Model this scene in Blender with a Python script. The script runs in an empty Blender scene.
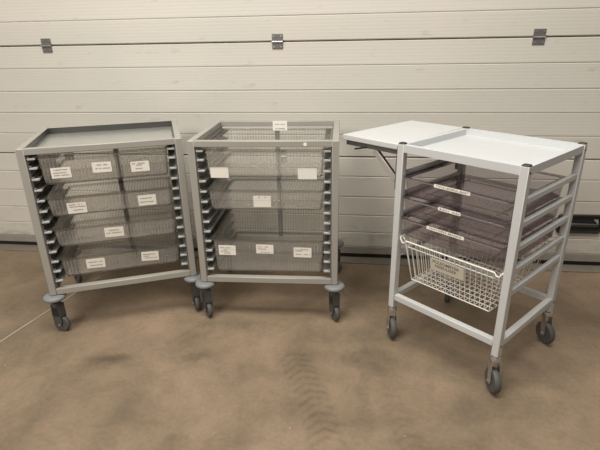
import bpy, bmesh, math, random
from mathutils import Vector, Matrix
random.seed(7)
SC = bpy.context.scene
COL = SC.collection

# ------------------------------------------------------------------ camera, world, lights, exposure
cam_d = bpy.data.cameras.new('camera'); cam = bpy.data.objects.new('camera', cam_d); COL.objects.link(cam)
cam_d.sensor_width = 36.0; cam_d.lens = 473.364 * 36 / 600; cam_d.clip_start = 0.02
Rv = Vector((0.99243011, 0.121527, -0.01771043)); Uv = Vector((-0.02876693, 0.37023207, 0.92849377)); Fv = Vector((-0.11939404, 0.9209557, -0.37092541))
m = Matrix((Rv, Uv, -Fv)).transposed().to_4x4(); m.translation = (0, 0, 1.33745)
cam.matrix_world = m
SC.camera = cam

w = bpy.data.worlds.new('world'); SC.world = w; w.use_nodes = True
bg = w.node_tree.nodes['Background']; bg.inputs[0].default_value = (1.0, 0.965, 0.91, 1); bg.inputs[1].default_value = 0.19

def area(name, loc, size, power, col=(1, 0.955, 0.88), target=None):
    l = bpy.data.lights.new(name, 'AREA'); l.shape = 'RECTANGLE'; l.size, l.size_y = size; l.energy = power; l.color = col
    o = bpy.data.objects.new(name, l); COL.objects.link(o); o.location = loc
    if target: o.rotation_euler = (Vector(target) - Vector(loc)).to_track_quat('-Z', 'Y').to_euler()
    return o
area('ceiling_lamp_row', (-0.5, 1.0, 3.9), (3.6, 1.0), 158)
area('hall_lamp_row', (-2.1, -1.6, 3.0), (2.0, 1.2), 92, target=(-0.3, 2.2, 0.4))

vs = SC.view_settings
vs.view_transform = 'Standard'; vs.look = 'None'; vs.gamma = 1.0; vs.use_curve_mapping = False; vs.exposure = 0.0
SC.cycles.transparent_max_bounces = 48
SC.cycles.max_bounces = 10

# ------------------------------------------------------------------ materials
def mat(name):
    mt = bpy.data.materials.new(name); mt.use_nodes = True
    nt = mt.node_tree; return mt, nt, nt.nodes['Principled BSDF']
def node(nt, t, **kw):
    n = nt.nodes.new(t)
    for k, v in kw.items(): setattr(n, k, v)
    return n
def plain(name, col, rough=0.5, metal=0.0, var=0.06, scale=9.0, bump=0.0, coords='Object'):
    mt, nt, b = mat(name); L = nt.links
    tc = node(nt, 'ShaderNodeTexCoord'); nz = node(nt, 'ShaderNodeTexNoise'); nz.inputs['Scale'].default_value = scale; nz.inputs['Detail'].default_value = 5
    L.new(tc.outputs[coords], nz.inputs['Vector'])
    mr = node(nt, 'ShaderNodeMapRange'); mr.inputs[3].default_value = 1 - var; mr.inputs[4].default_value = 1 + var
    L.new(nz.outputs[0], mr.inputs[0])
    mx = node(nt, 'ShaderNodeMix', data_type='RGBA', blend_type='MULTIPLY'); mx.inputs[0].default_value = 1
    mx.inputs[6].default_value = (*col, 1); L.new(mr.outputs[0], mx.inputs[7]); L.new(mx.outputs[2], b.inputs['Base Color'])
    b.inputs['Roughness'].default_value = rough; b.inputs['Metallic'].default_value = metal
    if bump:
        bp = node(nt, 'ShaderNodeBump'); bp.inputs['Strength'].default_value = bump; bp.inputs['Distance'].default_value = 0.002
        L.new(nz.outputs[0], bp.inputs['Height']); L.new(bp.outputs[0], b.inputs['Normal'])
    return mt
def clear(name, tint, haze_col, haze, gloss=0.9, rough=0.12, grid=0.0, pitch=0.0125):
    """see-through moulded plastic; grid = extra haze on a moulded line pattern laid out in UV metres"""
    mt, nt, b = mat(name); L = nt.links; nt.nodes.remove(b); out = nt.nodes['Material Output']
    tr = node(nt, 'ShaderNodeBsdfTransparent'); tr.inputs[0].default_value = (*tint, 1)
    # longer path through the wall where it is seen edge-on
    lw0 = node(nt, 'ShaderNodeLayerWeight'); lw0.inputs[0].default_value = 0.5
    p0 = node(nt, 'ShaderNodeMath', operation='POWER'); p0.inputs[1].default_value = 3.0; L.new(lw0.outputs['Facing'], p0.inputs[0])
    tm = node(nt, 'ShaderNodeMix', data_type='RGBA'); tm.inputs[6].default_value = (*tint, 1); tm.inputs[7].default_value = (tint[0] ** 6, tint[1] ** 6, tint[2] ** 6, 1)
    L.new(p0.outputs[0], tm.inputs[0]); L.new(tm.outputs[2], tr.inputs[0])
    df = node(nt, 'ShaderNodeBsdfDiffuse'); df.inputs[0].default_value = (*haze_col, 1)
    tl = node(nt, 'ShaderNodeBsdfTranslucent'); tl.inputs[0].default_value = (*haze_col, 1)
    ms = node(nt, 'ShaderNodeMixShader'); ms.inputs[0].default_value = 0.5; L.new(df.outputs[0], ms.inputs[1]); L.new(tl.outputs[0], ms.inputs[2])
    m1 = node(nt, 'ShaderNodeMixShader'); L.new(tr.outputs[0], m1.inputs[1]); L.new(ms.outputs[0], m1.inputs[2])
    m1.inputs[0].default_value = haze
    if grid:
        uv = node(nt, 'ShaderNodeUVMap'); sp = node(nt, 'ShaderNodeSeparateXYZ'); L.new(uv.outputs[0], sp.inputs[0])
        fs = []
        for ax, pp in ((0, pitch), (1, pitch * 1.6)):
            d = node(nt, 'ShaderNodeMath', operation='DIVIDE'); d.inputs[1].default_value = pp; L.new(sp.outputs[ax], d.inputs[0])
            f = node(nt, 'ShaderNodeMath', operation='FRACT'); L.new(d.outputs[0], f.inputs[0])
            g = node(nt, 'ShaderNodeMath', operation='LESS_THAN'); g.inputs[1].default_value = 0.30 if ax == 0 else 0.07; L.new(f.outputs[0], g.inputs[0]); fs.append(g)
        mx = node(nt, 'ShaderNodeMath', operation='MAXIMUM'); L.new(fs[0].outputs[0], mx.inputs[0]); L.new(fs[1].outputs[0], mx.inputs[1])
        ma = node(nt, 'ShaderNodeMath', operation='MULTIPLY_ADD'); ma.inputs[1].default_value = grid; ma.inputs[2].default_value = haze
        L.new(mx.outputs[0], ma.inputs[0]); L.new(ma.outputs[0], m1.inputs[0])
    gl = node(nt, 'ShaderNodeBsdfGlossy'); gl.inputs[0].default_value = (gloss, gloss, gloss, 1); gl.inputs['Roughness'].default_value = rough
    lw = node(nt, 'ShaderNodeLayerWeight'); lw.inputs[0].default_value = 0.5
    pw = node(nt, 'ShaderNodeMath', operation='POWER'); pw.inputs[1].default_value = 4.0; L.new(lw.outputs['Facing'], pw.inputs[0])
    fr = node(nt, 'ShaderNodeMath', operation='MULTIPLY_ADD'); fr.inputs[1].default_value = 0.5; fr.inputs[2].default_value = 0.035; L.new(pw.outputs[0], fr.inputs[0])
    m2 = node(nt, 'ShaderNodeMixShader'); L.new(fr.outputs[0], m2.inputs[0]); L.new(m1.outputs[0], m2.inputs[1]); L.new(gl.outputs[0], m2.inputs[2])
    L.new(m2.outputs[0], out.inputs[0])
    return mt

M = {}
M['alu'] = plain('satin_aluminium_grey', (0.375, 0.36, 0.325), 0.4, 0.15, 0.05)
M['white'] = plain('white_powder_coat', (0.58, 0.585, 0.58), 0.36, 0, 0.03)
M['white_top'] = plain('white_laminate', (0.585, 0.60, 0.61), 0.38, 0, 0.015)
M['panel'] = plain('dark_grey_plastic', (0.15, 0.148, 0.138), 0.5)
M['runner'] = plain('runner_plastic_shaded', (0.17, 0.17, 0.163), 0.45)  # darkened to stand in for the shade inside the trolley
M['lit_end'] = plain('runner_plastic_lit', (0.42, 0.42, 0.40), 0.45)  # same runner plastic, paler for the light on its front end
M['bumper'] = plain('blue_grey_rubber', (0.21, 0.215, 0.22), 0.5)
M['dark'] = plain('black_plastic', (0.02, 0.02, 0.02), 0.5)
M['tyre'] = plain('grey_rubber_tyre', (0.085, 0.082, 0.078), 0.6)
M['fork'] = plain('dark_grey_caster', (0.075, 0.075, 0.075), 0.45)
M['hub'] = plain('grey_wheel_hub', (0.07, 0.07, 0.07), 0.5)
M['chrome'] = plain('zinc_plated_steel', (0.6, 0.59, 0.57), 0.3, 0.9)
M['zinc'] = plain('dull_zinc_bracket', (0.42, 0.39, 0.35), 0.5, 0.2)
M['steel'] = plain('brushed_steel_sheet', (0.66, 0.67, 0.64), 0.3, 0.8, 0.04)
M['liner'] = plain('dark_grey_metal_liner', (0.085, 0.08, 0.076), 0.3, 0.4)
M['hinge'] = plain('weathered_zinc_hinge', (0.16, 0.155, 0.145), 0.5, 0.4, 0.25, 60)
M['paper'] = plain('cream_paper', (0.88, 0.84, 0.77), 0.7, 0, 0.03)
M['paper_dull'] = plain('aged_cream_card', (0.60, 0.56, 0.47), 0.7, 0, 0.04)
M['ink'] = plain('dark_print', (0.12, 0.10, 0.08), 0.7)
M['ink_soft'] = plain('faded_grey_print', (0.42, 0.39, 0.35), 0.7)
M['wire'] = plain('cream_coated_wire', (0.86, 0.83, 0.77), 0.4, 0, 0.02)
M['clear'] = clear('clear_ribbed_plastic', (0.975, 0.972, 0.965), (0.86, 0.84, 0.81), 0.06, grid=0.19, pitch=0.015)
M['clear_edge'] = clear('clear_plastic_refraction_edge', (0.74, 0.73, 0.715), (0.5, 0.48, 0.46), 0.08)  # tint darkened in place of refraction along the tray foot
M['clear_rim'] = clear('clear_plastic_rim', (0.84, 0.825, 0.80), (0.50, 0.48, 0.45), 0.10)  # rim tint darkened likewise, for the dark lines of clear edges
M['smoke'] = clear('smoky_violet_plastic', (0.93, 0.912, 0.92), (0.56, 0.52, 0.53), 0.07, rough=0.08)
M['smoke_rim'] = clear('smoky_violet_rim', (0.72, 0.695, 0.71), (0.34, 0.30, 0.33), 0.14, rough=0.1)
M['smoke_lip'] = clear('pale_smoky_lip', (0.80, 0.77, 0.79), (0.75, 0.70, 0.72), 0.30, rough=0.1)
M['seal'] = plain('brown_grey_rubber_seal', (0.29, 0.265, 0.225), 0.7, 0, 0.2, 14)
M['sill'] = plain('worn_concrete_sill', (0.185, 0.16, 0.125), 0.8, 0, 0.25, 12)

def door_mat():
    mt, nt, b = mat('cream_painted_door_panel'); L = nt.links
    tc = node(nt, 'ShaderNodeTexCoord')
    n1 = node(nt, 'ShaderNodeTexNoise'); n1.inputs['Scale'].default_value = 1.6; n1.inputs['Detail'].default_value = 4; L.new(tc.outputs['Object'], n1.inputs[0])
    r1 = node(nt, 'ShaderNodeValToRGB'); r1.color_ramp.elements[0].color = (0.575, 0.56, 0.50, 1); r1.color_ramp.elements[1].color = (0.61, 0.57, 0.51, 1)
    r1.color_ramp.elements[0].position = 0.35; r1.color_ramp.elements[1].position = 0.65; L.new(n1.outputs[0], r1.inputs[0])
    # scuffs and grime, thicker in blotches
    mp = node(nt, 'ShaderNodeMapping'); mp.inputs['Scale'].default_value = (3, 3, 7); L.new(tc.outputs['Object'], mp.inputs[0])
    n2 = node(nt, 'ShaderNodeTexNoise'); n2.inputs['Scale'].default_value = 2.3; n2.inputs['Detail'].default_value = 9; n2.inputs['Roughness'].default_value = 0.65; L.new(mp.outputs[0], n2.inputs[0])
    sp = node(nt, 'ShaderNodeSeparateXYZ'); L.new(tc.outputs['Object'], sp.inputs[0])
    lo = node(nt, 'ShaderNodeMapRange'); lo.inputs[1].default_value = 0.05; lo.inputs[2].default_value = 0.45; lo.inputs[3].default_value = 0.14; lo.inputs[4].default_value = 0.0; L.new(sp.outputs[2], lo.inputs[0])
    ad = node(nt, 'ShaderNodeMath', operation='ADD'); L.new(n2.outputs[0], ad.inputs[0]); L.new(lo.outputs[0], ad.inputs[1])
    r2 = node(nt, 'ShaderNodeValToRGB'); r2.color_ramp.elements[0].position = 0.60; r2.color_ramp.elements[1].position = 0.80; L.new(ad.outputs[0], r2.inputs[0])
    mx = node(nt, 'ShaderNodeMix', data_type='RGBA'); mx.inputs[7].default_value = (0.33, 0.295, 0.235, 1)
    ml = node(nt, 'ShaderNodeMath', operation='MULTIPLY'); ml.inputs[1].default_value = 0.65; L.new(r2.outputs[0], ml.inputs[0])
    L.new(ml.outputs[0], mx.inputs[0]); L.new(r1.outputs[0], mx.inputs[6]); L.new(mx.outputs[2], b.inputs['Base Color'])
    b.inputs['Roughness'].default_value = 0.55
    # faint horizontal micro-ribbing of the sheet
    wv = node(nt, 'ShaderNodeTexWave'); wv.bands_direction = 'Z'; wv.inputs['Scale'].default_value = 18; wv.inputs['Distortion'].default_value = 0.3; L.new(tc.outputs['Object'], wv.inputs[0])
    bp = node(nt, 'ShaderNodeBump'); bp.inputs['Strength'].default_value = 0.10; bp.inputs['Distance'].default_value = 0.002; L.new(wv.outputs[1], bp.inputs['Height']); L.new(bp.outputs[0], b.inputs['Normal'])
    return mt
M['door'] = door_mat()

def floor_mat():
    mt, nt, b = mat('brown_stained_concrete'); L = nt.links
    tc = node(nt, 'ShaderNodeTexCoord'); P = tc.outputs['Object']
    def noise(sc, det, rough=0.6, dist=0.0, src=P):
        n = node(nt, 'ShaderNodeTexNoise'); n.inputs['Scale'].default_value = sc; n.inputs['Detail'].default_value = det; n.inputs['Roughness'].default_value = rough; n.inputs['Distortion'].default_value = dist
        L.new(src, n.inputs[0]); return n.outputs[0]
    def math_(op, a, c=None, clampv=False):
        n = node(nt, 'ShaderNodeMath', operation=op); n.use_clamp = clampv
        for i, v in enumerate((a, c)):
            if v is None: continue
            if isinstance(v, (int, float)): n.inputs[i].default_value = v
            else: L.new(v, n.inputs[i])
        return n.outputs[0]
    big = noise(1.7, 6, 0.6, 0.6)
    r = node(nt, 'ShaderNodeValToRGB'); L.new(big, r.inputs[0])
    e = r.color_ramp.elements
    e[0].position = 0.28; e[0].color = (0.180, 0.132, 0.086, 1); e[1].position = 0.72; e[1].color = (0.355, 0.258, 0.176, 1)
    x = r.color_ramp.elements.new(0.5); x.color = (0.270, 0.200, 0.134, 1)
    cur = r.outputs[0]
    def mul(cur, fac, col):
        mx = node(nt, 'ShaderNodeMix', data_type='RGBA', blend_type='MULTIPLY'); L.new(fac, mx.inputs[0]); L.new(cur, mx.inputs[6]); mx.inputs[7].default_value = (*col, 1); return mx.outputs[2]
    mid = noise(7, 8, 0.7, 0.4)
    rm = node(nt, 'ShaderNodeMapRange'); rm.inputs[1].default_value = 0.42; rm.inputs[2].default_value = 0.68; L.new(mid, rm.inputs[0])
    cur = mul(cur, rm.outputs[0], (0.78, 0.79, 0.80))
    fine = noise(60, 6, 0.7)
    rf = node(nt, 'ShaderNodeMapRange'); rf.inputs[1].default_value = 0.35; rf.inputs[2].default_value = 0.7; L.new(fine, rf.inputs[0])
    cur = mul(cur, rf.outputs[0], (0.82, 0.82, 0.82))
    # oil stains
    nd = node(nt, 'ShaderNodeMix', data_type='VECTOR'); nd.inputs[0].default_value = 0.09
    nn = node(nt, 'ShaderNodeTexNoise'); nn.inputs['Scale'].default_value = 9; nn.inputs['Detail'].default_value = 5; L.new(P, nn.inputs[0])
    va = node(nt, 'ShaderNodeVectorMath', operation='MULTIPLY_ADD'); L.new(nn.outputs[1], va.inputs[0]); va.inputs[1].default_value = (0.16, 0.16, 0); L.new(P, va.inputs[2])
    for cx, cy, sx, sy, st in ((-1.10, 1.63, 0.15, 0.07, 0.75), (-0.71, 1.71, 0.10, 0.05, 0.55), (-0.66, 1.98, 0.30, 0.07, 0.30), (0.10, 1.74, 0.17, 0.12, 0.6), (-0.47, 1.55, 0.06, 0.16, 0.3),
                               (0.06, 1.92, 0.3, 0.1, 0.35), (0.72, 1.75, 0.25, 0.14, 0.35), (-0.88, 1.35, 0.09, 0.35, 0.25), (-1.20, 1.3, 0.08, 0.35, 0.22), (0.45, 1.45, 0.08, 0.2, 0.25), (0.05, 1.5, 0.05, 0.25, 0.3), (-1.7, 1.7, 0.2, 0.2, 0.25)):
        vv = node(nt, 'ShaderNodeVectorMath', operation='SUBTRACT'); L.new(va.outputs[0], vv.inputs[0]); vv.inputs[1].default_value = (cx + 0.08, cy + 0.08, 0)
        ve = node(nt, 'ShaderNodeVectorMath', operation='DIVIDE'); L.new(vv.outputs[0], ve.inputs[0]); ve.inputs[1].default_value = (sx, sy, 1)
        vl = node(nt, 'ShaderNodeVectorMath', operation='LENGTH'); L.new(ve.outputs[0], vl.inputs[0])
        f = node(nt, 'ShaderNodeMapRange', interpolation_type='SMOOTHSTEP'); f.inputs[1].default_value = 1.15; f.inputs[2].default_value = 0.1; f.inputs[3].default_value = 0; f.inputs[4].default_value = st
        L.new(vl.outputs['Value'], f.inputs[0]); cur = mul(cur, f.outputs[0], (0.45, 0.46, 0.47))
    # tyre tracks: an arc band with slanted lugs
    for (ax, ay, R, wd, st, a0, a1) in ((-2.32, 0.62, 2.33, 0.075, 0.50, 0.30, 0.53), (-2.32, 0.62, 2.62, 0.06, 0.28, 0.26, 0.5)):
        vv = node(nt, 'ShaderNodeVectorMath', operation='SUBTRACT'); L.new(P, vv.inputs[0]); vv.inputs[1].default_value = (ax, ay, 0)
        vl = node(nt, 'ShaderNodeVectorMath', operation='LENGTH'); L.new(vv.outputs[0], vl.inputs[0])
        sp = node(nt, 'ShaderNodeSeparateXYZ'); L.new(vv.outputs[0], sp.inputs[0])
        ang = math_('ARCTAN2', sp.outputs[1], sp.outputs[0])
        off = math_('SUBTRACT', vl.outputs['Value'], R); ab = math_('ABSOLUTE', off)
        band = node(nt, 'ShaderNodeMapRange'); band.inputs[1].default_value = wd; band.inputs[2].default_value = wd * 0.75; L.new(ab, band.inputs[0])
        al = math_('MULTIPLY', ang, R); sl = math_('MULTIPLY', ab, 0.55); ph = math_('FRACT', math_('DIVIDE', math_('ADD', al, sl), 0.042))
        lug = math_('LESS_THAN', ph, 0.42)
        ga = node(nt, 'ShaderNodeMapRange', interpolation_type='SMOOTHSTEP'); ga.inputs[1].default_value = a1; ga.inputs[2].default_value = a1 - 0.04; L.new(ang, ga.inputs[0])
        wear = node(nt, 'ShaderNodeMapRange'); wear.inputs[1].default_value = 0.38; wear.inputs[2].default_value = 0.6; L.new(mid, wear.inputs[0])
        base = math_('ADD', math_('MULTIPLY', lug, 0.65), 0.35)
        f = math_('MULTIPLY', math_('MULTIPLY', math_('MULTIPLY', band.outputs[0], base), ga.outputs[0]), math_('MULTIPLY', math_('ADD', math_('MULTIPLY', wear.outputs[0], 0.6), 0.4), st))
        cur = mul(cur, f, (0.55, 0.53, 0.52))
    # specks of grit
    vo = node(nt, 'ShaderNodeTexVoronoi'); vo.inputs['Scale'].default_value = 7; L.new(P, vo.inputs[0])
    sk = math_('LESS_THAN', vo.outputs[0], 0.022)
    mx = node(nt, 'ShaderNodeMix', data_type='RGBA'); L.new(math_('MULTIPLY', sk, 0.5), mx.inputs[0]); L.new(cur, mx.inputs[6]); mx.inputs[7].default_value = (0.55, 0.48, 0.40, 1)
    L.new(mx.outputs[2], b.inputs['Base Color']); b.inputs['Roughness'].default_value = 0.62; b.inputs['Specular IOR Level'].default_value = 0.3
    bp = node(nt, 'ShaderNodeBump'); bp.inputs['Strength'].default_value = 0.25; bp.inputs['Distance'].default_value = 0.004; L.new(mid, bp.inputs['Height']); L.new(bp.outputs[0], b.inputs['Normal'])
    return mt
M['floor'] = floor_mat()
M['plaster'] = plain('pale_plaster_wall', (0.55, 0.53, 0.48), 0.8, 0, 0.08, 4)
M['paint'] = plain('worn_pale_floor_line', (0.36, 0.31, 0.25), 0.7, 0, 0.2, 20)

# ------------------------------------------------------------------ mesh helpers
class MB:
    def __init__(s): s.bm = bmesh.new()
    def box(s, x0, x1, y0, y1, z0, z1, bev=0.0, mtx=None):
        r = bmesh.ops.create_cube(s.bm, size=1.0); vs = r['verts']
        for v in vs: v.co = Vector(((x0 + x1) / 2 + v.co.x * (x1 - x0), (y0 + y1) / 2 + v.co.y * (y1 - y0), (z0 + z1) / 2 + v.co.z * (z1 - z0)))
        if bev:
            es = {e for v in vs for e in v.link_edges}
            rr = bmesh.ops.bevel(s.bm, geom=list(es), offset=bev, segments=1, affect='EDGES', profile=0.5)
            vs = list({v for f in rr['faces'] for v in f.verts} | {v for v in vs if v.is_valid})
        if mtx: 
            for v in vs: v.co = mtx @ v.co
        return s
    def bar(s, a, b, wd, th, up=(0, 0, 1), bev=0.0):
        a, b = Vector(a), Vector(b); d = b - a; z = d.normalized(); x = Vector(up).cross(z).normalized(); y = z.cross(x)
        mt = Matrix((x, y, z)).transposed().to_4x4(); mt.translation = (a + b) / 2; h = d.length / 2
        return s.box(-wd / 2, wd / 2, -th / 2, th / 2, -h, h, bev, mt)
    def tube(s, pts, r, n=8, closed=False):
        pts = [Vector(p) for p in pts]; rings = []; N = len(pts)
        for i, p in enumerate(pts):
            if closed: t = (pts[(i + 1) % N] - pts[i - 1]).normalized()
            else: t = (pts[min(i + 1, N - 1)] - pts[max(i - 1, 0)]).normalized()
            ref = Vector((0, 0, 1)) if abs(t.z) < 0.9 else Vector((1, 0, 0))
            x = ref.cross(t).normalized(); y = t.cross(x)
            rings.append([s.bm.verts.new(p + (x * math.cos(k * 2 * math.pi / n) + y * math.sin(k * 2 * math.pi / n)) * r) for k in range(n)])
        for i in range(N if closed else N - 1):
            A, B = rings[i], rings[(i + 1) % N]
            for k in range(n): s.bm.faces.new((A[k], A[(k + 1) % n], B[(k + 1) % n], B[k]))
        if not closed:
            s.bm.faces.new(rings[0][::-1]); s.bm.faces.new(rings[-1])
        return s
    def loft(s, rings, cap=True, closed=False):
        R = [[s.bm.verts.new(p) for p in r] for r in rings]; n = len(R[0]); N = len(R)
        for i in range(N if closed else N - 1):
            A, B = R[i], R[(i + 1) % N]
            for k in range(n): s.bm.faces.new((A[k], A[(k + 1) % n], B[(k + 1) % n], B[k]))
        if cap and not closed:
            s.bm.faces.new(R[0][::-1]); s.bm.faces.new(R[-1])
        return s
    def lathe(s, prof, n=28, mtx=None, closed=False):
        """profile of (radius, z) about z"""
        mtx = mtx or Matrix()
        return s.loft([[mtx @ Vector((r * math.cos(2 * math.pi * k / n), r * math.sin(2 * math.pi * k / n), z)) for k in range(n)] for r, z in prof], closed=closed)
    def cyl(s, a, b, r, n=20):
        return s.tube([a, b], r, n)
    def build(s, name, material, parent=None, smooth=True, loc=None, uv=False):
        bmesh.ops.recalc_face_normals(s.bm, faces=s.bm.faces[:])
        if uv:
            ul = s.bm.loops.layers.uv.new('UVMap')
            for f in s.bm.faces:
                nx, ny, nz = (abs(c) for c in f.normal)
                for l in f.loops:
                    c = l.vert.co
                    l[ul].uv = (c.x, c.y) if nz > 0.7 else ((c.x, c.z) if ny > nx else (c.y, c.z))
        me = bpy.data.meshes.new(name); s.bm.to_mesh(me); s.bm.free(); me.materials.append(material)
        if smooth:
            for p in me.polygons: p.use_smooth = True
            try: me.set_sharp_from_angle(angle=math.radians(40))
            except Exception: pass
        o = bpy.data.objects.new(name, me); COL.objects.link(o)
        if parent: o.parent = parent
        if loc: o.location = loc
        return o
def rrect(hx, hy, r, z, n=5):
    out = []
    for cx, cy, a0 in ((hx - r, hy - r, 0), (-hx + r, hy - r, 90), (-hx + r, -hy + r, 180), (hx - r, -hy + r, 270)):
        for k in range(n + 1):
            a = math.radians(a0 + 90 * k / n); out.append(Vector((cx + r * math.cos(a), cy + r * math.sin(a), z)))
    return out
def thing(name, label, cat, loc, rz=0.0, group=None):
    o = bpy.data.objects.new(name, None); COL.objects.link(o); o.location = loc; o.rotation_euler = (0, 0, rz); o.empty_display_size = 0.1
    o['label'] = label; o['category'] = cat
    if group: o['group'] = group
    return o
def struct(o): o['kind'] = 'structure'; return o

# ------------------------------------------------------------------ the setting
f = MB(); f.box(-6, 6, -5, 6, -0.12, 0.0); struct(f.build('floor', M['floor'], smooth=False))
DY = 2.7708
ln = MB(); ln.bar((-1.76, 1.35, 0.0006), (-1.54, 2.38, 0.0006), 0.009, 0.0012); struct(ln.build('trim_1', M['paint'], smooth=False))
sl = MB(); sl.box(-3.2, 3.2, 2.694, DY + 0.05, 0.0, 0.007, 0.002); struct(sl.build('trim_2', M['sill'], smooth=False))

door = bpy.data.objects.new('door_1', None); COL.objects.link(door); door.location = (0, DY, 0); struct(door)
def door_panel(zb, zt, grooves):
    """one sectional panel: flat ribs parted by shallow V grooves with a rounded lip; local y = 0 is the face towards the room"""
    prof = [(0.04, zb), (0.010, zb), (0.0, zb + 0.006)]
    for g in sorted(grooves): prof += [(0.0, g - 0.004), (0.003, g - 0.001), (0.003, g + 0.001), (0.0006, g + 0.003), (-0.0004, g + 0.0055), (0.0, g + 0.009)]
    prof += [(0.0, zt - 0.005), (0.010, zt), (0.04, zt)]
    b = MB(); b.loft([[Vector((x, y, z)) for y, z in prof] for x in (-3.2, 3.2)])
    return b.build('door_panel', M['door'], door)
door_panel(0.085, 0.663, (0.183, 0.296, 0.416, 0.545))
door_panel(0.667, 1.308, (0.794, 0.921, 1.049, 1.181))
door_panel(1.312, 1.953, (1.440, 1.568, 1.696, 1.824))
door_panel(1.957, 2.60, (2.085, 2.213, 2.341, 2.469))
b = MB(); b.box(-3.2, 3.2, 0.042, 0.05, 0.02, 2.6); b.build('backing_sheet', M['dark'], door)
b = MB(); b.box(-3.2, 3.2, -0.004, 0.04, 0.036, 0.088, 0.004); b.build('bottom_seal', M['seal'], door)
b = MB(); b.box(-3.2, 3.2, 0.012, 0.04, 0.0075, 0.04); b.build('dark_gap_strip', M['dark'], door)  # black strip standing in for the dark gap under the door
def hinge(x, z, rusty=0):
    h = MB()
    h.box(-0.030, 0.030, -0.004, 0.0, 0.004, 0.040, 0.001); h.box(-0.030, 0.030, -0.004, 0.0, -0.036, -0.004, 0.001)
    ho = h.build('hinge', M['hinge'], door, loc=(x, -0.0012, z))
    k = MB(); k.cyl((-0.031, -0.006, 0.0), (0.031, -0.006, 0.0), 0.0052, 14); k.build('hinge_knuckle', M['chrome'], ho)
    for sx in (-0.020, 0.020):
        for sz in (0.029, -0.026):
            c = MB(); c.cyl((sx, -0.0065, sz), (sx, -0.0035, sz), 0.0048, 12); c.build('screw', M['chrome'], ho)
for z in (1.3096, 0.665):
    for k in range(-1, 4): 
        if abs(-1.8379 + k * 1.3731) < 3.1: hinge(-1.8379 + k * 1.3731, z)
# recessed foot handle low on the door
b = MB()
def ring2(hx, hz, r, y): return [Vector((p.x + 1.297, y, p.y + 0.282)) for p in rrect(hx, hz, r, 0)]
b.loft([ring2(0.125, 0.058, 0.022, 0.0), ring2(0.125, 0.058, 0.022, -0.012), ring2(0.121, 0.054, 0.019, -0.015), ring2(0.113, 0.047, 0.014, -0.013), ring2(0.110, 0.044, 0.012, -0.001)])
hd = b.build('handle_housing', M['dark'], door)
b = MB(); b.box(1.19, 1.404, -0.018, -0.006, 0.280, 0.286, 0.002); b.box(1.19, 1.404, -0.012, -0.004, 0.266, 0.279, 0.003); b.build('handle_bar', M['hinge'], hd)
b = MB(); b.bar((1.375, -0.010, 0.312), (1.398, -0.010, 0.290), 0.006, 0.008); b.bar((1.39, -0.010, 0.314), (1.392, -0.010, 0.291), 0.005, 0.008); b.build('latch_spring', M['zinc'], hd)

b = MB(); b.box(-6, -3.2, DY - 0.05, DY + 0.2, 0, 4.6); struct(b.build('wall_left', M['plaster'], smooth=False))
b = MB(); b.box(3.2, 6, DY - 0.05, DY + 0.2, 0, 4.6); struct(b.build('wall_right', M['plaster'], smooth=False))
b = MB(); b.box(-3.2, 3.2, DY - 0.05, DY + 0.2, 2.6, 4.6); struct(b.build('wall_back', M['plaster'], smooth=False))

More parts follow.
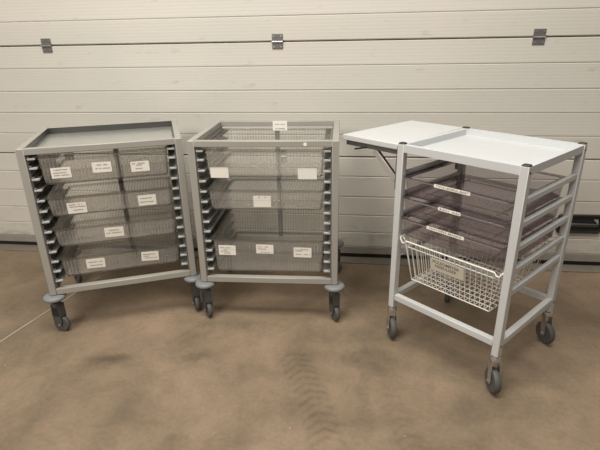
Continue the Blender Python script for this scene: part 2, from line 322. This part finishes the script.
# ------------------------------------------------------------------ casters
def caster(parent, loc, top, dia, ang, kind):
    """loc: stem axis on the thing's plan; the wheel trails by 0.03 in direction ang"""
    r = dia / 2; wd = 0.022 if kind == 'twin' else 0.026; t = 0.008
    mt = Matrix.Translation((loc[0], loc[1], 0)) @ Matrix.Rotation(ang, 4, 'Z')   # local +x = trail direction
    hubx = t
    body = MB()
    if kind == 'twin':
        body.lathe([(0.013, top), (0.013, top - 0.012), (0.021, top - 0.016), (0.022, top - 0.035), (0.016, top - 0.045), (0.012, top - 0.046)], 20, mt)
        for s in (-1, 1):
            pr = [(-0.020, top - 0.028), (0.020, top - 0.026), (0.024, r + 0.022), (0.014, r - 0.008), (-0.010, r - 0.008), (-0.022, r + 0.022)]
            body.loft([[mt @ Vector((px, s * y, pz)) for px, pz in pr] for y in (wd / 2 + 0.0025, wd / 2 + 0.0075)])
        m2 = M['fork']
        body.loft([[mt @ Vector((px, y, pz)) for px, pz in ((-0.020, top - 0.024), (0.024, top - 0.024), (0.026, r * 2 + 0.004), (-0.022, r * 2 + 0.006))] for y in (-wd / 2 - 0.0075, wd / 2 + 0.0075)])
    else:
        body.lathe([(0.012, top), (0.012, top - 0.004), (0.019, top - 0.006), (0.021, top - 0.013), (0.021, top - 0.019), (0.016, top - 0.022), (0.012, top - 0.022)], 24, mt)
        for s in (-1, 1):
            pr = [(-0.013, top - 0.020), (0.014, top - 0.020), (0.024, r + 0.006), (0.020, r - 0.010), (0.004, r - 0.010), (-0.002, r + 0.006)]
            body.loft([[mt @ Vector((px, s * y, pz)) for px, pz in pr] for y in (wd / 2 + 0.003, wd / 2 + 0.006)])
        body.loft([[mt @ Vector((px, y, pz)) for px, pz in ((-0.013, top - 0.018), (0.014, top - 0.018), (0.017, top - 0.026), (-0.010, top - 0.026))] for y in (-wd / 2 - 0.006, wd / 2 + 0.006)])
        m2 = M['chrome']
    co = body.build('caster', m2, parent)
    ax = mt @ Matrix.Translation((hubx, 0, r)) @ Matrix.Rotation(math.pi / 2, 4, 'X')
    h = wd / 2
    ty = MB(); ty.lathe([(r * 0.66, -h), (r * 0.9, -h), (r * 0.985, -h * 0.6), (r, 0), (r * 0.985, h * 0.6), (r * 0.9, h), (r * 0.66, h)], 36, ax, closed=False); ty.build('tyre', M['tyre'], co)
    hb = MB(); hb.lathe([(r * 0.12, -h * 1.05), (r * 0.3, -h * 1.05), (r * 0.34, -h * 0.7), (r * 0.62, -h * 0.7), (r * 0.67, -h * 0.98), (r * 0.67, h * 0.98), (r * 0.62, h * 0.7), (r * 0.34, h * 0.7), (r * 0.3, h * 1.05), (r * 0.12, h * 1.05)], 28, ax); hb.build('wheel_hub', M['hub'], co)
    bo = MB(); bo.lathe([(0.0065, -h - 0.011), (0.0065, h + 0.011)], 6, ax); bo.build('axle_bolt', M['chrome'], co)

# ------------------------------------------------------------------ labels
def marks(mb, x0, x1, z, hgt, y, dense=0.9):
    """a row of letter-sized print marks (the writing is too small to read)"""
    x = x0
    while x < x1 - 0.002:
        wl = random.uniform(0.003, 0.0052)
        if random.random() < dense:
            k = random.random(); e = hgt * 0.24
            wl = min(wl, x1 - x)
            mb.box(x, x + e, y - 0.0003, y, z, z + hgt)
            if k < 0.7: mb.box(x, x + wl * 0.85, y - 0.0003, y, z + hgt - e, z + hgt)
            if k > 0.25: mb.box(x, x + wl * 0.85, y - 0.0003, y, z, z + e)
            if k > 0.5: mb.box(x + wl * 0.85 - e, x + wl * 0.85, y - 0.0003, y, z, z + hgt)
            if k < 0.5: mb.box(x, x + wl * 0.8, y - 0.0003, y, z + hgt * 0.4, z + hgt * 0.4 + e)
        x += wl + 0.0008
def text_mesh(name, body, size, material, parent, mtx, width=None):
    cu = bpy.data.curves.new('lettering', 'FONT'); cu.body = body; cu.size = size; cu.align_x = 'CENTER'; cu.align_y = 'CENTER'; cu.extrude = 0.0002; cu.offset = size * 0.012; cu.resolution_u = 3
    t = bpy.data.objects.new('lettering_source', cu); COL.objects.link(t); bpy.context.view_layer.update()
    me = bpy.data.meshes.new_from_object(t.evaluated_get(bpy.context.evaluated_depsgraph_get()))
    bpy.data.objects.remove(t); bpy.data.curves.remove(cu)
    xs = [v.co.x for v in me.vertices]; k = 1.0
    if width: k = width / (max(xs) - min(xs))
    for v in me.vertices: v.co.x *= k
    me.transform(mtx); me.name = name; me.materials.clear(); me.materials.append(material)
    o = bpy.data.objects.new(name, me); COL.objects.link(o); o.parent = parent; return o
def paper_label(parent, cx, cz, y, wd, hg, lines, tilt=0.0, slope=0.0, name='label', mt='paper', lab=None):
    """card with rounded corners on a front wall; lines = [(start, end, height fraction from top)], y = wall face, slope = lean of the wall"""
    b = MB(); prof = rrect(wd / 2, hg / 2, 0.003, 0)
    b.loft([[Vector((p.x, 0.0002, p.y)) for p in prof], [Vector((p.x, -0.0008, p.y)) for p in prof]])
    o = b.build(name, M[mt], parent, smooth=False, loc=(cx, y, cz)); o.rotation_euler = (slope, tilt, 0)
    if lab: o['label'] = lab
    if lines:
        t = MB()
        for a, c, fz in lines: marks(t, -wd / 2 + a * wd, -wd / 2 + c * wd, hg / 2 - fz * hg - 0.0022, 0.0045, -0.0009)
        t.build('lettering', M['ink'], o, smooth=False)
    return o

# ------------------------------------------------------------------ grey tray trolleys
W, D, H, ZF, PS, RH = 0.68, 0.549, 0.9122, 0.204, 0.032, 0.028
LEDGE = [0.8265 - 0.05 * k for k in range(12)] + [0.8685]
def grey_trolley(x, y, a, label, steel_top, whl):
    c, s = math.cos(a), math.sin(a)
    ctr = (x + c * W / 2 - s * D / 2, y + s * W / 2 + c * D / 2, 0)
    root = thing('tray_trolley', label, 'trolley', ctr, a, 'grey framed tray trolleys')
    hx, hy = W / 2, D / 2
    for sx in (-1, 1):
        for sy in (-1, 1):
            b = MB(); x0, x1 = sorted((sx * hx, sx * (hx - PS))); y0, y1 = sorted((sy * hy, sy * (hy - PS)))
            b.box(x0, x1, y0, y1, ZF, H, 0.0025); b.build('post', M['alu'], root)
            px, py = (x0 + x1) / 2, (y0 + y1) / 2
            bp = MB(); bp.lathe([(0.018, ZF - 0.002), (0.040, ZF - 0.003), (0.049, ZF - 0.009), (0.051, ZF - 0.015), (0.049, ZF - 0.022), (0.042, ZF - 0.027), (0.016, ZF - 0.028)], 32, Matrix.Translation((px, py, 0))); bp.build('bumper', M['bumper'], root)
            caster(root, (px, py), ZF - 0.028, 0.084, whl[(sx, sy)], 'twin')
    e = 0.0006
    for z0, z1, nm in ((H - RH, H, 'top_rail'), (ZF + 0.001, ZF + 0.001 + RH + 0.002, 'bottom_rail')):
        for sy in (-1, 1):
            b = MB(); y0, y1 = sorted((sy * (hy - 0.0008), sy * (hy - PS + 0.0008))); b.box(-hx + PS - e, hx - PS + e, y0, y1, z0, z1 - 0.0008, 0.002); b.build(nm, M['alu'], root)
        for sx in (-1, 1):
            b = MB(); x0, x1 = sorted((sx * (hx - 0.0008), sx * (hx - PS + 0.0008))); b.box(x0, x1, -hy + PS - e, hy - PS + e, z0, z1 - 0.0008, 0.002); b.build(nm, M['alu'], root)
    for sx in (-1, 1):
        b = MB(); x0, x1 = sorted((sx * (hx - 0.027), sx * (hx - 0.038))); b.box(x0, x1, -hy + PS + 0.0, hy - PS, 0.246, H - RH - 0.001); b.build('side_panel', M['panel'], root, smooth=False)
        b = MB(); x0, x1 = sorted((sx * (hx - PS), sx * (hx - PS - 0.006))); b.box(x0, x1, -hy + 0.012, -hy + PS + 0.002, 0.246, H - RH - 0.001); b.build('panel_edge', M['panel'], root, smooth=False)
        for z in LEDGE:
            b = MB(); x0, x1 = sorted((sx * (hx - 0.037), sx * (hx - 0.068)))
            b.box(x0, x1, -hy + 0.008, hy - 0.03, z - 0.008, z, 0.0015)
            xa, xb = sorted((sx * (hx - 0.037), sx * (hx - 0.046))); b.box(xa, xb, -hy + 0.008, hy - 0.03, z, z + 0.007, 0.001)
            ro = b.build('runner', M['runner'], root)
            b = MB(); b.box(min(x0, x1) - 0.0004, max(x0, x1) + 0.0004, -hy + 0.006, -hy + 0.020, z - 0.0084, z + 0.0004, 0.0015); b.build('runner_lit_end', M['lit_end'], ro)  # front end of the runner, its light put into a paler colour
    b = MB(); b.box(-0.012, 0.012, hy - 0.030, hy - 0.008, ZF + 0.031, H - RH - 0.0005, 0.002); b.build('rear_strut', M['panel'], root)
    if steel_top:
        ox, oy = hx - PS + 0.002, hy - PS + 0.002
        b = MB(); zt = H - 0.001; zb = H - 0.033; t = 0.0015
        def R(ix, z): return [Vector((sx * (ox - ix), sy * (oy - ix), z)) for sx, sy in ((-1, -1), (1, -1), (1, 1), (-1, 1))]
        b.loft([R(t, zb - t), R(t, zb)]); b.build('top_sheet', M['steel'], root, smooth=False)['label'] = 'steel sheet set into the top'
        b = MB(); b.loft([R(0.0, zb + 0.0003), R(0.0, zt), R(t, zt), R(t, zb + 0.0003)], closed=True); b.build('top_liner', M['liner'], root, smooth=False)['label'] = 'dark liner around the steel sheet'
    return root
R90 = math.pi / 2
t1 = grey_trolley(-1.44895, 1.8230, 0.39881, 'grey framed tray trolley at left, angled, with a steel sheet set in its top', True,
                  {(-1, -1): math.radians(-30), (1, -1): math.radians(-84), (-1, 1): math.radians(-60), (1, 1): math.radians(-100)})
t2 = grey_trolley(-0.76463, 2.0154, 0.04157, 'middle grey framed tray trolley, open at the top, facing straight out from the door', False,
                  {(-1, -1): math.radians(-57), (1, -1): math.radians(-62), (-1, 1): math.radians(-70), (1, 1): math.radians(-50)})
def on2(u, z): return u - W / 2, z
# stickers on the open trolley
b = MB(); b.lathe([(0.008, 0), (0.008, 0.001)], 20, Matrix.Translation((0.530 - W / 2, -D / 2, 0.897)) @ Matrix.Rotation(R90, 4, 'X')); b.build('round_sticker', M['paper'], t2)
lb = paper_label(t2, 0.357 - W / 2, 0.888, D / 2 - PS + 0.0004, 0.078, 0.052, [], lab='white label hung on the rear top rail', mt='paper')
tt = MB(); marks(tt, -0.028, 0.0, 0.004, 0.006, -0.0009); marks(tt, 0.004, 0.028, 0.004, 0.006, -0.0009); marks(tt, -0.026, 0.028, -0.020, 0.008, -0.0009); tt.build('lettering', M['ink_soft'], lb, smooth=False)

# ------------------------------------------------------------------ clear trays for the grey trolleys
TW, TD = 0.590, 0.515      # flange size
def clear_tray_mesh(h, bead):
    """moulded tray: rounded corners, tapering walls, out-turned flange; z = 0 at the bottom"""
    hx, hy = TW / 2, TD / 2; ix, iy = hx - 0.025, hy - 0.004
    tp = 0.008; t = 0.0025
    b = MB()
    b.loft([rrect(ix - tp - 0.012, iy - tp - 0.012, 0.014, 0), rrect(ix - tp - 0.003, iy - tp - 0.003, 0.022, 0.003), rrect(ix - tp, iy - tp, 0.024, 0.012), rrect(ix, iy, 0.026, h - 0.012),
            rrect(ix - t, iy - t, 0.024, h - 0.012), rrect(ix - tp - t, iy - tp - t, 0.022, 0.012), rrect(ix - tp - 0.004, iy - tp - 0.004, 0.02, 0.0045), rrect(ix - tp - 0.014, iy - tp - 0.014, 0.012, 0.0025)])
    r = MB(); fi = 0.0026
    r.loft([rrect(ix - fi, iy - fi, 0.024, h - 0.013), rrect(ix + 0.0004, iy + 0.0004, 0.026, h - 0.013), rrect(ix + 0.001, iy + 0.0008, 0.026, h - 0.006), rrect(hx - 0.001, hy - 0.001, 0.030, h - 0.006), rrect(hx, hy, 0.031, h - 0.004), rrect(hx - 0.001, hy - 0.001, 0.03, h), rrect(ix, iy, 0.026, h), rrect(ix - fi, iy - fi, 0.024, h - 0.003)], closed=True)
    return b, r
def place(cart_xya, u, v):
    x, y, a = cart_xya; c, s = math.cos(a), math.sin(a)
    return x + c * u - s * v, y + s * u + c * v
C1 = (-1.44895, 1.8230, 0.39881); C2 = (-0.76463, 2.0154, 0.04157); C3 = (0.175856, 1.94233, -0.724455)
LB1 = [[(0.1, 0.85, 0.22), (0.12, 0.8, 0.5), (0.12, 0.9, 0.74)], [(0.25, 0.8, 0.28), (0.1, 0.92, 0.62)], [(0.08, 0.8, 0.2), (0.3, 0.65, 0.36), (0.25, 0.75, 0.72)],
       [(0.1, 0.8, 0.18), (0.12, 0.95, 0.38), (0.3, 0.8, 0.7)], [(0.12, 0.85, 0.3), (0.1, 0.85, 0.66)], [(0.25, 0.75, 0.3), (0.1, 0.92, 0.58)], [(0.12, 0.9, 0.35), (0.15, 0.92, 0.72)],
       [(0.1, 0.85, 0.28), (0.12, 0.45, 0.5), (0.15, 0.95, 0.7)], [(0.1, 0.7, 0.25), (0.25, 0.9, 0.45), (0.12, 0.6, 0.62), (0.3, 0.7, 0.8)], [(0.1, 0.7, 0.25), (0.1, 0.6, 0.5), (0.25, 0.9, 0.85)], [(0.1, 0.85, 0.2), (0.12, 0.5, 0.34), (0.12, 0.9, 0.7)]]
protos = {}
def edge_faces(o, material, z):
    """a darker tint on the rounded foot stands in for the dark line of refraction"""
    o.data.materials.append(material)
    for p in o.data.polygons:
        if abs(p.normal.z) < 0.97 and all(o.data.vertices[i].co.z < z for i in p.vertices): p.material_index = 1
def clear_tray(cart, k, h, label, group, labels, parent_cart, bead=False):
    """k: index of the runner its flange hangs on"""
    zr = LEDGE[k] + 0.006 + 0.0008     # rim top above the ledge
    zb = zr - h
    x, y = place(cart, W / 2, D / 2 - 0.008)
    root = thing('clear_tray', label, 'tray', (x, y, zb), cart[2], group)
    if h not in protos:
        b, r = clear_tray_mesh(h, bead)
        bo = b.build('basin', M['clear'], root, uv=True); edge_faces(bo, M['clear_edge'], 0.0125)
        ro = r.build('rim', M['clear_rim'], root)
        protos[h] = (bo, ro)
    else:
        for o in protos[h]:
            q = o.copy(); COL.objects.link(q); q.parent = root
    ihy = TD / 2 - 0.004
    if bead:
        bb = MB(); bb.box(-0.25, 0.25, -ihy + 0.0015, -ihy + 0.0055, 0.050, 0.053, 0.001); bb.build('label_rail', M['clear_rim'], root)
    for (u, z, wd, hg, li, tl) in labels:
        zz = z - zb; yw = -ihy + 0.008 * max(0, 1 - (zz - 0.012) / (h - 0.024)) - 0.0010
        paper_label(root, u - W / 2, zz, yw - 0.0005, wd, hg, li, tl, slope=-math.atan(0.008 / (h - 0.024)) * -1.0)
    return root
g1 = 'clear trays in the left trolley'; g2 = 'clear trays in the middle trolley'
clear_tray(C1, -1, 0.138, 'top clear tray of the left trolley, with three paper labels', g1, [(0.155, 0.793, 0.080, 0.048, LB1[0], 0.0), (0.3235, 0.804, 0.080, 0.048, LB1[1], 0.02), (0.484, 0.793, 0.080, 0.048, LB1[2], 0.0)], t1)
clear_tray(C1, 3, 0.098, 'second clear tray from the top of the left trolley, labels at far left and right', g1, [(0.190, 0.624, 0.080, 0.052, LB1[3], 0.01), (0.4935, 0.628, 0.080, 0.052, LB1[4], 0.0)], t1)
clear_tray(C1, 6, 0.098, 'third clear tray down in the left trolley, its only label near the centre', g1, [(0.3275, 0.487, 0.084, 0.050, LB1[5], 0.03)], t1)
clear_tray(C1, 9, 0.104, 'bottom clear tray of the left trolley, with two tilted paper labels', g1, [(0.2225, 0.338, 0.082, 0.050, LB1[6], 0.03), (0.4695, 0.339, 0.080, 0.050, LB1[7], 0.06)], t1)
clear_tray(C2, -1, 0.138, 'top clear tray of the middle trolley, with two blank cream labels', g2, [(0.134, 0.764, 0.084, 0.052, [], 0.0), (0.537, 0.760, 0.086, 0.054, [], 0.0)], t2, True)
clear_tray(C2, 3, 0.104, 'second clear tray of the middle trolley, with one cream label at the centre', g2, [(0.325, 0.626, 0.082, 0.056, [(0.3, 0.5, 0.12), (0.65, 0.85, 0.12)], 0.0)], t2, True)
clear_tray(C2, 8, 0.180, 'deep clear tray at the bottom of the middle trolley, with three printed labels', g2, [(0.142, 0.375, 0.084, 0.052, LB1[8], 0.02), (0.327, 0.384, 0.084, 0.048, LB1[9], 0.02), (0.5095, 0.369, 0.086, 0.052, LB1[10], 0.02)], t2)

# the left trolley and its trays are a size wider than the middle one
c0 = t1.location.copy()
for o in [t1] + [o for o in COL.objects if o.get('group') == g1]:
    d = o.location - c0; o.location = c0 + Vector((d.x * 1.018, d.y * 1.018, d.z)) + Vector((0.006, -0.004, 0)); o.scale = (1.018, 1.018, 1.0)

# ------------------------------------------------------------------ white trolley with folding shelf
W3, D3, H3 = 0.50417, 0.47939, 0.924
x, y = place(C3, W3 / 2, D3 / 2)
t3 = thing('tray_trolley', 'white trolley at right with a raised side shelf, smoky trays and a wire basket', 'trolley', (x, y, 0), C3[2])
hx, hy, p = W3 / 2, D3 / 2, 0.015
w3 = {(-1, -1): math.radians(-38), (1, -1): math.radians(-38), (-1, 1): math.radians(-60), (1, 1): math.radians(-28)}
for sx in (-1, 1):
    for sy in (-1, 1):
        cx, cy = sx * hx, sy * hy
        b = MB(); b.box(cx - p, cx + p, cy - p, cy + p, 0.166, H3, 0.002); po = b.build('post', M['white'], t3)
        b = MB(); b.loft([rrect(0.0135, 0.0135, 0.005, H3), rrect(0.0145, 0.0145, 0.006, H3 + 0.002), rrect(0.012, 0.012, 0.005, H3 + 0.005)])
        for v in b.bm.verts: v.co += Vector((cx, cy, 0))
        b.build('end_cap', M['dark'], t3)
        caster(t3, (cx, cy), 0.166, 0.105, w3[(sx, sy)], 'single')
        for z in (H3 - 0.022, 0.214):
            b = MB(); b.cyl((cx + p - 0.001, cy - 0.002, z), (cx + p + 0.002, cy - 0.002, z), 0.004, 10); b.build('screw', M['dark'], t3)
# top: sheet tray set between the posts with a lip all round
b = MB()
def R3(i, z): return [Vector((sx * (hx + p - i), sy * (hy + p - i), z)) for sx, sy in ((-1, -1), (1, -1), (1, 1), (-1, 1))]
zt = H3 - 0.002
b.loft([R3(0.003, H3 - 0.032), R3(0.003, zt), R3(0.026, zt), R3(0.028, zt - 0.026), R3(0.20, zt - 0.026), R3(0.20, zt - 0.029), R3(0.022, zt - 0.029), R3(0.022, H3 - 0.032)], closed=True)
b.box(-hx + 0.18, hx - 0.18, -hy + 0.18, hy - 0.18, zt - 0.0292, zt - 0.0262)
b.build('top_tray', M['white_top'], t3, smooth=False)
for sy in (-1, 1):
    b = MB(); b.box(-hx + p, hx - p, sy * hy - 0.013, sy * hy + 0.013, 0.206, 0.234, 0.002); b.build('bottom_rail', M['white'], t3)
for sx in (-1, 1):
    b = MB(); b.box(sx * hx - 0.013, sx * hx + 0.013, -hy + p, hy - p, 0.206, 0.234, 0.002); b.build('bottom_rail', M['white'], t3)
RZ = (0.806, 0.718, 0.626, 0.536, 0.446)
for sx in (-1, 1):
    for z in RZ:
        b = MB(); b.box(sx * hx - 0.009, sx * hx + 0.009, -hy + p, hy - p, z - 0.022, z, 0.002)
        xa, xb = sorted((sx * (hx - 0.008), sx * (hx - 0.0155))); b.box(xa, xb, -hy + p, hy - p, z - 0.022, z - 0.0195)
        b.build('runner', M['white'], t3)
# folding side shelf
b = MB(); sx0, sx1 = -hx - 0.322, -hx - p - 0.002
b.box(sx0, sx1, -hy - p, hy + p, H3 - 0.026, H3 - 0.002, 0.0025)
sh = b.build('side_shelf', M['white_top'], t3)
for yb in (-hy + 0.006, hy - 0.006):
    b = MB()
    b.box(sx0 + 0.012, sx1 - 0.004, yb - 0.010, yb + 0.010, H3 - 0.048, H3 - 0.0262, 0.002)
    b.box(-hx - p - 0.012, -hx - p - 0.0005, yb - 0.011, yb + 0.011, 0.725, H3 - 0.05, 0.001)
    br = b.build('shelf_bracket', M['hinge'], t3)
    b = MB(); b.bar((-hx - 0.150, yb, H3 - 0.050), (-hx - p - 0.010, yb, 0.765), 0.020, 0.026, bev=0.002); b.build('bracket_strut', M['zinc'], br)
    b = MB(); b.bar((-hx - 0.255, yb - 0.012, H3 - 0.060), (-hx - 0.185, yb - 0.012, H3 - 0.043), 0.006, 0.007); b.build('release_lever', M['dark'], br)
    b = MB(); b.bar((-hx - 0.120, yb - 0.004, H3 - 0.052), (-hx - 0.035, yb - 0.004, 0.795), 0.005, 0.006); b.build('spring_arm', M['dark'], br)

# smoky trays
SW, SD = W3 - 0.0195, 0.462
def smoke_tray(i, h, label, lw, lu, txt):
    z = RZ[i] - 0.0195 + 0.0005; zr = z + 0.006; zb = zr - h
    x, y = place(C3, W3 / 2, D3 / 2 - 0.020)
    root = thing('smoky_tray', label, 'tray', (x, y, zb), C3[2], 'smoky violet trays in the white trolley')
    sx, sy = SW / 2, SD / 2; ix, iy = sx - 0.0068, sy - 0.004; tp, t = 0.008, 0.003
    b = MB()
    b.loft([rrect(ix - tp - 0.008, iy - tp - 0.008, 0.016, 0), rrect(ix - tp, iy - tp, 0.022, 0.008), rrect(ix, iy, 0.026, h - 0.006), rrect(ix - t, iy - t, 0.024, h - 0.006), rrect(ix - tp - t, iy - tp - t, 0.02, 0.010), rrect(ix - tp - 0.010, iy - tp - 0.010, 0.014, 0.003)])
    for q in (-0.33, 0.33): b.box(q * ix * 2 - 0.0025, q * ix * 2 + 0.0025, -iy + 0.05, iy - 0.05, 0.003, 0.006)
    for q in (-0.32, 0.0, 0.32): b.box(-ix + 0.05, ix - 0.05, q * iy * 2 - 0.0025, q * iy * 2 + 0.0025, 0.003, 0.006)
    edge_faces(b.build('basin', M['smoke'], root), M['smoke_rim'], 0.0105)
    r = MB()
    r.loft([rrect(ix - t - 0.016, iy - t - 0.004, 0.024, h - 0.007), rrect(ix + 0.0003, iy + 0.0003, 0.026, h - 0.007), rrect(ix + 0.002, iy + 0.002, 0.026, h - 0.005), rrect(sx, sy, 0.030, h - 0.005), rrect(sx + 0.0008, sy + 0.0008, 0.03, h - 0.003), rrect(sx, sy, 0.030, h), rrect(ix + 0.002, iy + 0.002, 0.026, h), rrect(ix - t - 0.016, iy - t - 0.004, 0.024, h - 0.003)], closed=True)
    r.build('rim', M['smoke_rim'], root)
    # front lip that carries the strip label
    lp = MB(); lp.box(-sx + 0.03, sx - 0.03, -sy - 0.0012, -sy + 0.0012, h - 0.0095, h - 0.0042, 0.0005); lp.build('front_lip', M['smoke_lip'], root)
    cx = lu - W3 / 2
    lo = paper_label(root, cx, h - 0.0065, -sy - 0.0016, lw, 0.0135, [], lab='white strip label on the front lip')
    if txt: text_mesh('lettering', txt, 0.0105, M['ink'], lo, Matrix.Translation((0, -0.0009, 0)) @ Matrix.Rotation(R90, 4, 'X'), lw * 0.86)
    else:
        t_ = MB(); x_ = -lw * 0.42
        while x_ < lw * 0.42:
            wl = random.uniform(0.006, 0.009); k = random.random()
            for (a0, a1, c0, c1) in ((0, 0.22, 0, 1), (0, 0.8, 0.8, 1), (0, 0.8, 0, 0.2), (0.6, 0.82, 0, 1), (0, 0.8, 0.4, 0.6)):
                if random.random() < 0.62: t_.box(x_ + a0 * wl, x_ + a1 * wl, -0.0012, -0.0009, -0.004 + 0.008 * c0, -0.004 + 0.008 * c1)
            x_ += wl + 0.002
        t_.build('lettering', M['ink'], lo, smooth=False)
    return root
smoke_tray(0, 0.084, 'top smoky violet tray of the white trolley, long strip label on its front lip', 0.155, 0.246, None)
smoke_tray(1, 0.084, 'middle smoky violet tray of the white trolley, with the shortest strip label', 0.098, 0.2455, None)
smoke_tray(2, 0.084, 'lowest smoky violet tray, just above the wire basket', 0.168, 0.236, 'OXYGEN MASKS')

# wire basket
def basket():
    zs = RZ[3] - 0.0195 + 0.0028          # side wires lie on the fourth pair of runners
    zb = 0.318; x, y = place(C3, W3 / 2, D3 / 2 - 0.020)
    root = thing('wire_basket', 'cream wire basket with a large card label, under the smoky trays', 'basket', (x, y, zb), C3[2])
    r = 0.0027; tx, ty = W3 / 2 - 0.018, 0.224; bx, by = W3 / 2 - 0.068, 0.185; zt = zs - zb
    b = MB()
    # rim: side wires on the runners, front and rear rungs dipping slightly between two bends
    for sy in (-1, 1):
        yy = sy * ty
        b.tube([(-tx, -sy * 0.01, zt), (-tx, yy * 0.96, zt), (-tx + 0.004, yy, zt - 0.006), (-tx + 0.014, yy, zt - 0.022), (-tx + 0.024, yy, zt - 0.022), (-tx + 0.034, yy, zt - 0.010), (tx - 0.034, yy, zt - 0.010), (tx - 0.024, yy, zt - 0.022), (tx - 0.014, yy, zt - 0.022), (tx - 0.004, yy, zt - 0.006), (tx, yy * 0.96, zt), (tx, -sy * 0.01, zt)], r * 1.25)
    # second rung all round
    q = 0.030; k = q / zt
    mx_, my_ = tx - 0.034 + (bx - tx + 0.034) * k, ty + (by - ty) * k
    b.tube([(-mx_, -my_, zt - q - 0.006), (mx_, -my_, zt - q - 0.006), (mx_, my_, zt - q - 0.006), (-mx_, my_, zt - q - 0.006)], r, closed=True)
    b.tube([(-bx, -by, 0.0), (bx, -by, 0.0), (bx, by, 0.0), (-bx, by, 0.0)], r, closed=True)
    b.build('rim', M['wire'], root)
    g = MB(); n = 18
    for i in range(n):
        f = -1 + 2 * i / (n - 1)
        g.tube([(f * (tx - 0.036), -ty, zt - 0.010), (f * bx, -by, 0.0), (f * bx, by, 0.0), (f * (tx - 0.036), ty, zt - 0.010)], r * 0.85, 6)
    n2 = 12
    for i in range(n2):
        f = -1 + 2 * i / (n2 - 1)
        g.tube([(-tx, f * (ty - 0.02), zt), (-tx + 0.016, f * (ty - 0.015), zt - 0.01), (-bx, f * by, 0.0), (bx, f * by, 0.0), (tx - 0.016, f * (ty - 0.015), zt - 0.01), (tx, f * (ty - 0.02), zt)], r * 0.85, 6)
    g.build('wire_mesh', M['wire'], root)
    sl = math.atan((ty - by) / zt)
    cz = 0.444 - zb + 0.004; yw = -by - (ty - by) * cz / zt - 0.0042
    lo = paper_label(root, 0.252 - W3 / 2, cz, yw, 0.152, 0.060, [], lab='cream card label wired to the basket front', mt='paper_dull', slope=sl)
    text_mesh('lettering', 'PULSOMETER\nNEBULISER', 0.019, M['ink'], lo, Matrix.Translation((-0.006, -0.0009, 0.003)) @ Matrix.Rotation(R90, 4, 'X'), 0.122)
basket()
bpy.context.view_layer.update()
